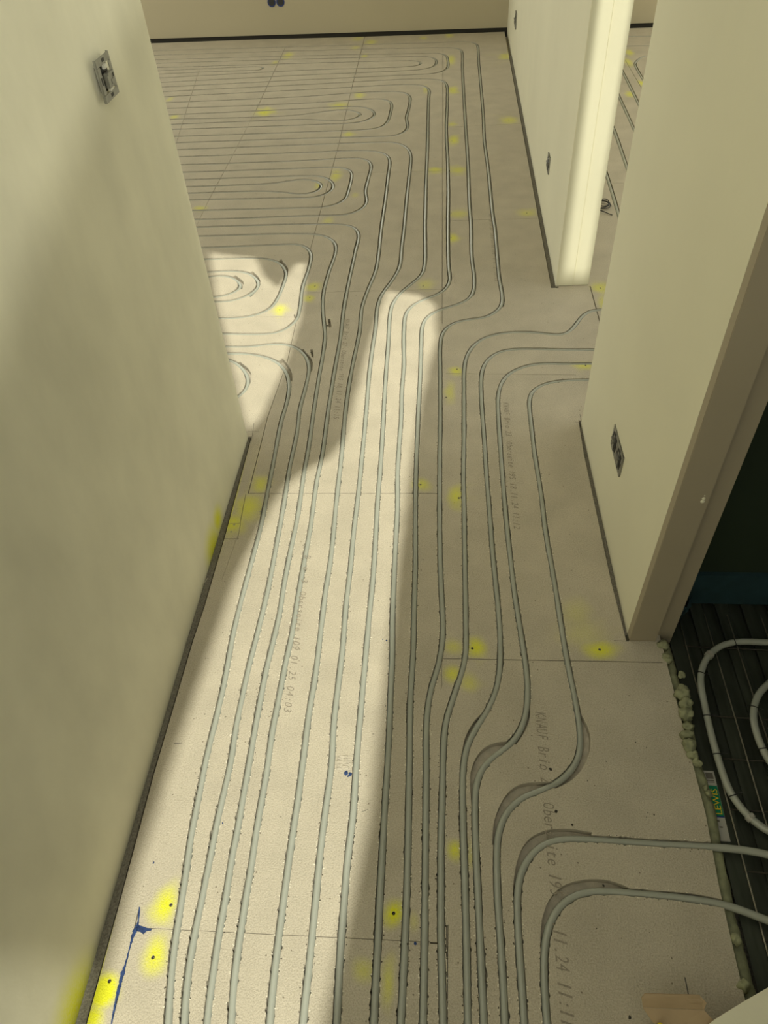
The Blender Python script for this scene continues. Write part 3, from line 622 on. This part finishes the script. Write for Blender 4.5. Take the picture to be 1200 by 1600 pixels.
# ------------------------------------------------------------------ wall switch inserts
def insert_plate(name, label, origin, ey, gangs=1, scale=1.0, proud=.006, modrot=0):
    """ey: wall normal direction x sign; plate built in local (a along y, b up), extruded along normal"""
    root = empty(name, origin); tag(root, label, 'switch insert', 'bare switch and socket inserts')
    def L(a, b, c): return Vector((ey*c, a, b))*scale if True else None
    def lbox(bm, lo, hi, bev=.0005):
        p, q = L(*lo), L(*hi); add_box(bm, [min(p[i], q[i]) for i in range(3)], [max(p[i], q[i]) for i in range(3)], bev=bev)
    W = .0355*1.0
    bm = bmesh.new()
    half = W*gangs
    for g in range(gangs):
        ca = (g-(gangs-1)/2)*2*W
        # frame: four rails with slots and turned-up lips
        lbox(bm, (ca-W, .022, proud), (ca+W, .035, proud+.0012)); lbox(bm, (ca-W, -.035, proud), (ca+W, -.022, proud+.0012))
        lbox(bm, (ca-W, -.0215, proud), (ca-.022, .0215, proud+.0012)); lbox(bm, (ca+.022, -.0215, proud), (ca+W, .0215, proud+.0012))
        lbox(bm, (ca-W, -.035, proud-.004), (ca-W+.0012, .035, proud)); lbox(bm, (ca+W-.0012, -.035, proud-.004), (ca+W, .035, proud))
    obj('mounting_frame', bm, M_zinc, root)
    for g in range(gangs):
        ca = (g-(gangs-1)/2)*2*W
        def piece(nm, mt, *bs):
            bm = bmesh.new()
            for lo, hi in bs: lbox(bm, lo, hi, bev=0)
            obj(nm, bm, mt, root)
        for s in (-1, 1):
            piece('screw_slot', M_black, ((ca-.006, s*.0285-.0028, proud+.0012), (ca+.006, s*.0285+.0028, proud+.0016)))
            piece('screw_slot', M_black, ((ca+s*.0285-.0028, -.006, proud+.0012), (ca+s*.0285+.0028, .006, proud+.0016)))
            piece('claw_bracket', M_white if gangs == 1 and proud > .008 else M_zinc, ((ca-.008, s*.018-.003, proud-.001), (ca+.006, s*.018+.003, proud+.004)))
        bm = bmesh.new()
        for s in ():
            lbox(bm, (ca-.006, s*.0285-.0028, proud+.0012), (ca+.006, s*.0285+.0028, proud+.0016), bev=0)
            lbox(bm, (ca+s*.0285-.0028, -.006, proud+.0012), (ca+s*.0285+.0028, .006, proud+.0016), bev=0)
            lbox(bm, (ca+s*.026-.002, .027, proud+.0012), (ca+s*.026+.004, .031, proud+.0016), bev=0)
        bm = bmesh.new(); lbox(bm, (ca-.021, -.021, -.001), (ca+.021, .021, .0035+proud*.3))
        obj('module_body', bm, M_black, root)
        bm = bmesh.new()
        lbox(bm, (ca-.012, -.016, proud*.3+.0035), (ca+.010, .006, proud+.006)); lbox(bm, (ca-.013, .005, proud), (ca+.014, .009, proud+.009)); lbox(bm, (ca+.002, -.012, proud), (ca+.015, -.004, proud+.007))
        obj('rocker_mechanism', bm, M_zinc, root)
    return root
insert_plate('switch_insert', 'uncovered metal switch insert on the left wall at the edge of the sunlight', (-.6345, 1.474, 1.124), 1, 1, 1.0, .010)
insert_plate('socket_insert', 'uncovered double socket insert low on the near right wall', (.4435, 1.432, .247), -1, 2, .93, .001)
insert_plate('socket_insert', 'small uncovered socket insert low on the middle wall, nearer its cream end', (mwb(3.325)-.001, 3.325, .248), -1, 1, 1.0, .003)
insert_plate('socket_insert', 'tiny uncovered socket insert on the middle wall beside the far corner', (mwb(5.79)-.001, 5.79, .255), -1, 1, 1.3, .003)
for x, lab in ((-1.368, 'left one of two blue flush mounting boxes in the far wall'), (-1.297, 'right one of two blue flush mounting boxes in the far wall')):
    y = fwy(x); bm = bmesh.new()
    add_tube(bm, [(x, y-.004, .243), (x, y+.03, .243)], .033, 20)
    o = empty('flush_mounting_box', (x, y, .243)); tag(o, lab, 'electrical box', 'blue boxes in the far wall')
    p = obj('box_shell', bm, M_boxblue, o); p.matrix_parent_inverse = Matrix.Translation((-x, -y, -.243))
    bm = bmesh.new(); add_tube(bm, [(x, y-.0065, .243), (x, y-.003, .243)], .024, 20)
    p = obj('box_opening', bm, M_black, o); p.matrix_parent_inverse = Matrix.Translation((-x, -y, -.243))

# coil of wire on the floor through the doorway
c = at(941, 323); pts = []
for i in range(70):
    a = i*.33; r_ = .040-.00022*i; pts.append((c.x+r_*math.cos(a), c.y+r_*1.2*math.sin(a), .004+.0006*i*.5+.003*math.sin(a*1.7)))
pts += [(c.x-.02, c.y-.06, .01), (c.x+.03, c.y-.10, .004)]
bm = bmesh.new(); add_tube(bm, pts, .0022, 6)
tag(obj('wire_coil', bm, M_black, smooth=True), 'small dark coil of wire on the floor beside the cream wall end', 'wire')

# ------------------------------------------------------------------ sunken dark room on the right
ZD = -.050
prof = []; x = .556
prof += [(x, ZD+.020), (.598, ZD+.020)]
x = .598
while x < 1.9:
    prof += [(x+.004, ZD), (x+.034, ZD), (x+.030, ZD+.016), (x+.060, ZD+.016)]; x += .064
bm = bmesh.new(); A = [bm.verts.new((px, -.7, pz)) for px, pz in prof]; B = [bm.verts.new((px, 1.30, pz)) for px, pz in prof]
for i in range(len(prof)-1): bm.faces.new((A[i], A[i+1], B[i+1], B[i]))
r = bmesh.ops.extrude_face_region(bm, geom=list(bm.faces))
for v in [g for g in r['geom'] if isinstance(g, bmesh.types.BMVert)]: v.co.z -= .0015
bmesh.ops.recalc_face_normals(bm, faces=list(bm.faces))
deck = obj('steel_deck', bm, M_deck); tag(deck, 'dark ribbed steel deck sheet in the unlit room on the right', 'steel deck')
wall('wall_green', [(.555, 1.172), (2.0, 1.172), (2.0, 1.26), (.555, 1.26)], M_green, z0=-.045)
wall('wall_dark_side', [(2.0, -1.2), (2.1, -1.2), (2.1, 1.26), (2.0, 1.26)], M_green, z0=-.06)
bm = bmesh.new(); add_box(bm, (.60, 1.160, ZD+.017), (2.0, 1.1715, .080)); tag(obj('trim_6', bm, M_bluestrip), kind='structure')
# crumpled end of the blue membrane by the jamb
bm = bmesh.new(); g = 8; gr = {}
for i in range(g+1):
    for j in range(g+1):
        s, t = i/g, j/g; u = 1062+s*26+t*4-(1-t)*0; 
        gr[i, j] = bm.verts.new(Vector((.560+.052*s+.012*noise.noise(Vector((s*3, t*4, 1))), 1.066+.06*s+.02*noise.noise(Vector((s*4, t*3, 5))), -.03+.10*t*(1-.3*s)+.01*noise.noise(Vector((s*5, t*5, 9))))))
for i in range(g):
    for j in range(g): bm.faces.new((gr[i, j], gr[i+1, j], gr[i+1, j+1], gr[i, j+1]))
r = bmesh.ops.extrude_face_region(bm, geom=list(bm.faces))
for v in [q for q in r['geom'] if isinstance(q, bmesh.types.BMVert)]: v.co.y += .002
bmesh.ops.recalc_face_normals(bm, faces=list(bm.faces))
tag(obj('membrane_scrap', bm, M_bluestrip, smooth=True), 'crumpled end of blue membrane behind the near right wall jamb', 'membrane')
# welded reinforcement mesh
root = empty('reinforcement_mesh', (.6, 1.1, -.026)); tag(root, 'rusty welded wire mesh lying on the dark steel deck', 'steel mesh')
ZW = -.0245
def bar(p, q, r=.0016, m=None):
    bm = bmesh.new(); add_tube(bm, [Vector(p)-root.location, Vector(q)-root.location], r, 8); obj('mesh_bar', bm, m or M_wire, root, True)
for xx in (.590, .655, .71, .79, .86, .96, 1.06): bar((xx, 1.12, ZW), (xx-.004, -.5, ZW))
for yy in (1.015, .83, .73, .62, .50, .38, .26): bar((.585, yy+.012, ZW-.0032), (1.5, yy-.02, ZW-.0032), m=M_bar)
# room pipes on the mesh
ZP = -.0130
def room_pipe(lab, px, clips):
    P = [Vector((*at2(u, v, ZP), ZP)) for u, v in px]; P = smooth_line(resample(catmull(P, .01), .01), 6)
    P = [P[0]+Vector((1.9-P[0].x, 0, 0))*(1-i/40) for i in range(40)]+P
    e = P[-1]; d = (P[-1]-P[-8]).normalized()
    bez = [e+d*.05*t*(1-t)*2+Vector((1.9-e.x, 0, 0))*t*t for t in [(i+1)/30 for i in range(30)]]; P = P+bez
    root = empty('heating_pipe', P[0]); tag(root, lab, 'pipe', 'underfloor heating pipes')
    bm = bmesh.new(); add_tube(bm, [p-P[0] for p in P], .0078, 14); obj('pipe_body', bm, M_pipe, root, True)
    for u, v, kind in clips:
        c = Vector((*at2(u, v, ZP), ZP)); i = min(range(1, len(P)-1), key=lambda k: (P[k]-c).length); t = (P[i+1]-P[i-1]).normalized(); n = Vector((-t.y, t.x, 0))
        bm = bmesh.new()
        if kind == 'clip':
            add_tube(bm, [P[i]-t*.005-P[0], P[i]+t*.005-P[0]], .0102, 16)
            add_box(bm, Vector(P[i]-P[0])+Vector((-.004, -.004, .006)), Vector(P[i]-P[0])+Vector((.004, .004, .013)), bev=.0008)
            obj('pipe_clip', bm, M_white2, root)
        else:
            loop = [P[i]-P[0]+t*.0025*math.sin(a)+(n*math.cos(a)+Vector((0, 0, 1))*math.sin(a))*.0092 for a in [k*2*math.pi/14 for k in range(15)]]
            loop += [P[i]-P[0]+n*.012+Vector((0, 0, .006)), P[i]-P[0]+n*.017+t*.004+Vector((0, 0, .012))]
            add_tube(bm, loop, .0011, 6); obj('tie_wire', bm, M_black, root, True)
M_white2 = mat('grey_clip', (.38, .37, .33), .5)
room_pipe('grey heating pipe curving over the dark steel deck, outer one with a clip', [(1330,1004),(1260,1004),(1197,1003.5),(1147,1002.7),(1124,1010),(1107,1024),(1097,1043),(1094,1063),(1098,1087),(1104,1116),(1112,1151),(1124,1192),(1140,1237),(1157,1262),(1175,1281),(1197,1298),(1225,1308),(1260,1314)], [(1105,1024,'clip'),(1174,1280,'clip'),(1096,1053,'tie'),(1104,1116,'tie'),(1119,1180,'tie'),(1142,1243,'tie'),(1150,1003,'tie')])
room_pipe('grey heating pipe over the dark steel deck, cut by the right edge of the photo', [(1260,1035),(1225,1050),(1200,1069),(1185,1084),(1178,1104),(1177,1127),(1186,1157),(1202,1190),(1240,1230)], [(1177,1108,'tie'),(1192,1170,'tie')])
# label strip on the deck
lab = empty('product_label', (0, 0, 0)); lab.parent = deck
ZL = ZD+.0206
q = [at(u, v, ZL) for u, v in [(1098.5,1204),(1115,1205),(1141,1315),(1124,1314)]]
ax = (q[3]-q[0]); side = (q[1]-q[0])
def lp(s, t, z=0): p = q[0]+side*s+ax*t; return Vector((p.x, p.y, ZL+z))
def lquad(name, s0, s1, t0, t1, m, z): obj(name, ([lp(s0, t0, z), lp(s1, t0, z), lp(s1, t1, z), lp(s0, t1, z)], [], [[0, 3, 2, 1]]), m, lab)
lquad('paper', 0, 1, 0, 1, M_white2, 0)
M_lg = mat('label_grey', (.12, .11, .09), .6)
lquad('barcode', .14, .84, .03, .12, M_lg, .0002); lquad('barcode', .14, .84, .135, .155, M_lg, .0002); lquad('barcode', .14, .84, .165, .175, M_lg, .0002)
lquad('green_band', .06, .98, .22, .655, M_lgreen, .0002); lquad('blue_line', .06, .98, .655, .675, M_boxblue, .0002)
lquad('print_block', .2, .45, .71, .74, M_lg, .0002); lquad('print_block', .3, .6, .80, .82, M_lg, .0002)
vs, fs = text_mesh('LEWIS'); x0, x1 = min(v.x for v in vs), max(v.x for v in vs); y1 = max(v.y for v in vs)
obj('lettering', ([lp(.86-.60*(v.y/y1), .63-.36*(v.x-x0)/(x1-x0), .0004) for v in vs], [], fs), mat('label_yellow', (.75, .55, .02), .5), lab)
# foam bead along the cut edge of the boards
bm = bmesh.new()
ed = [(.538, 1.03), (.539, .95), (.541, .85), (.540, .75), (.545, .65), (.540, .55), (.536, .45), (.534, .36), (.533, .25), (.533, -.2), (.534, -.65)]
P = resample(catmull([Vector((a, b, -.0265)) for a, b in ed], .01), .008)
add_tube(bm, P, [.0135+.004*noise.noise(p*25)+.002*noise.noise(p*90) for p in P], 18)
blobs = [(1066,1085,.017,.004),(1071,1100,.014,.006),(1072,1115,.015,.003),(1073,1150,.013,.006),(1077,1165,.014,.008),(1082,1178,.011,.004),(1087,1190,.008,0),(1092,1192,.006,.002),(1036,1008,.013,-.003),(1042,1030,.012,-.004),(1065,1055,.008,-.004),(1075,1135,.011,0),(1107,1240,.007,-.003),(1150,1470,.009,-.003),(1160,1540,.010,-.004),(1103,1232,.006,0)]
for u, v, r_, z in blobs:
    c = at(u, v, z); g = bmesh.ops.create_icosphere(bm, subdivisions=3, radius=r_)['verts']
    for w in g: w.co = c+w.co*(1+.55*noise.noise(w.co*150+c*30)+.3*noise.noise(w.co*60+c*50))
for v in bm.verts: v.co += v.normal*0+Vector((1, .3, 1))*.0016*noise.noise(v.co*140)
tag(obj('expanding_foam', bm, M_foam, smooth=True), 'bead of greenish expanding foam along the right cut edge of the floor boards', 'foam')
bm = bmesh.new(); add_box(bm, (.5225, -.68, -.049), (.5515, 1.03, -.034)); tag(obj('trim_7', bm, M_fleece), kind='structure')

# ------------------------------------------------------------------ cardboard box and cream board at the lower right
def sheet(name, pts, th, m, parent=None):
    bm = bmesh.new(); pts = [Vector(p) for p in pts]; n = (pts[1]-pts[0]).cross(pts[2]-pts[0]).normalized()*th
    a = [bm.verts.new(p) for p in pts]; b = [bm.verts.new(p+n) for p in pts]; k = len(pts)
    fs = [bm.faces.new(a[::-1]), bm.faces.new(b)]+[bm.faces.new((a[i], a[(i+1) % k], b[(i+1) % k], b[i])) for i in range(k)]
    bmesh.ops.recalc_face_normals(bm, faces=fs); return obj(name, bm, m, parent)
A = lambda u, v, z: at(u, v, z)
base = at(1060, 1640, 0)
bx = empty('cardboard_box', (0, 0, 0)); tag(bx, 'open cardboard box with folded flaps at the bottom right edge', 'box')
sheet('flap', [A(1003,1559,.105), A(1008,1553,.108), A(1093,1555,.108), A(1104,1567,.105), A(1100,1578,.090), A(1005,1574,.090)], .003, M_card, bx)
sheet('flap', [A(1005,1574.5,.090), A(1100,1578.5,.090), A(1135,1615,.085), A(1045,1612,.080), A(1020,1597,.084)], .003, M_card, bx)
zt = .085
c1, c2 = A(1022,1600,zt), A(1135,1612,zt); dn = Vector((0, -.20, 0))
bm = bmesh.new(); th = .004
x0, x1, yb, yf = c1.x, c1.x+.17, c1.y-.004, c1.y-.20
for lo, hi in [((x0, yb-th, .001), (x1, yb, zt)), ((x0, yf, .001), (x1, yf+th, zt)), ((x0, yf+th, .001), (x0+th, yb-th, zt)), ((x1-th, yf+th, .001), (x1, yb-th, zt)), ((x0+th, yf+th, .001), (x1-th, yb-th, .004))]:
    add_box(bm, lo, hi)
obj('box_body', bm, M_card, bx)
yc = A(1032, 1603, .095); bm = bmesh.new(); add_tube(bm, [yc+Vector((0, 0, -.012)), yc, yc+Vector((0, .0015, .004))], [.0042, .0048, .002], 14)
tag(obj('yellow_cap', bm, M_yellow, smooth=True), 'tiny yellow plastic cap on the cardboard flap at the bottom edge', 'cap')
zc = .1010
pts = [A(1118,1592,zc), A(1165,1563,zc), A(1200,1543,zc), A(1260,1508,zc), A(1330,1600,zc), A(1250,1760,zc), A(1120,1740,zc), A(1108,1600,zc)]
o = sheet('cream_board', pts, .010, M_insul); tag(o, 'pale cream board offcut with a torn edge in the bottom right corner', 'board')
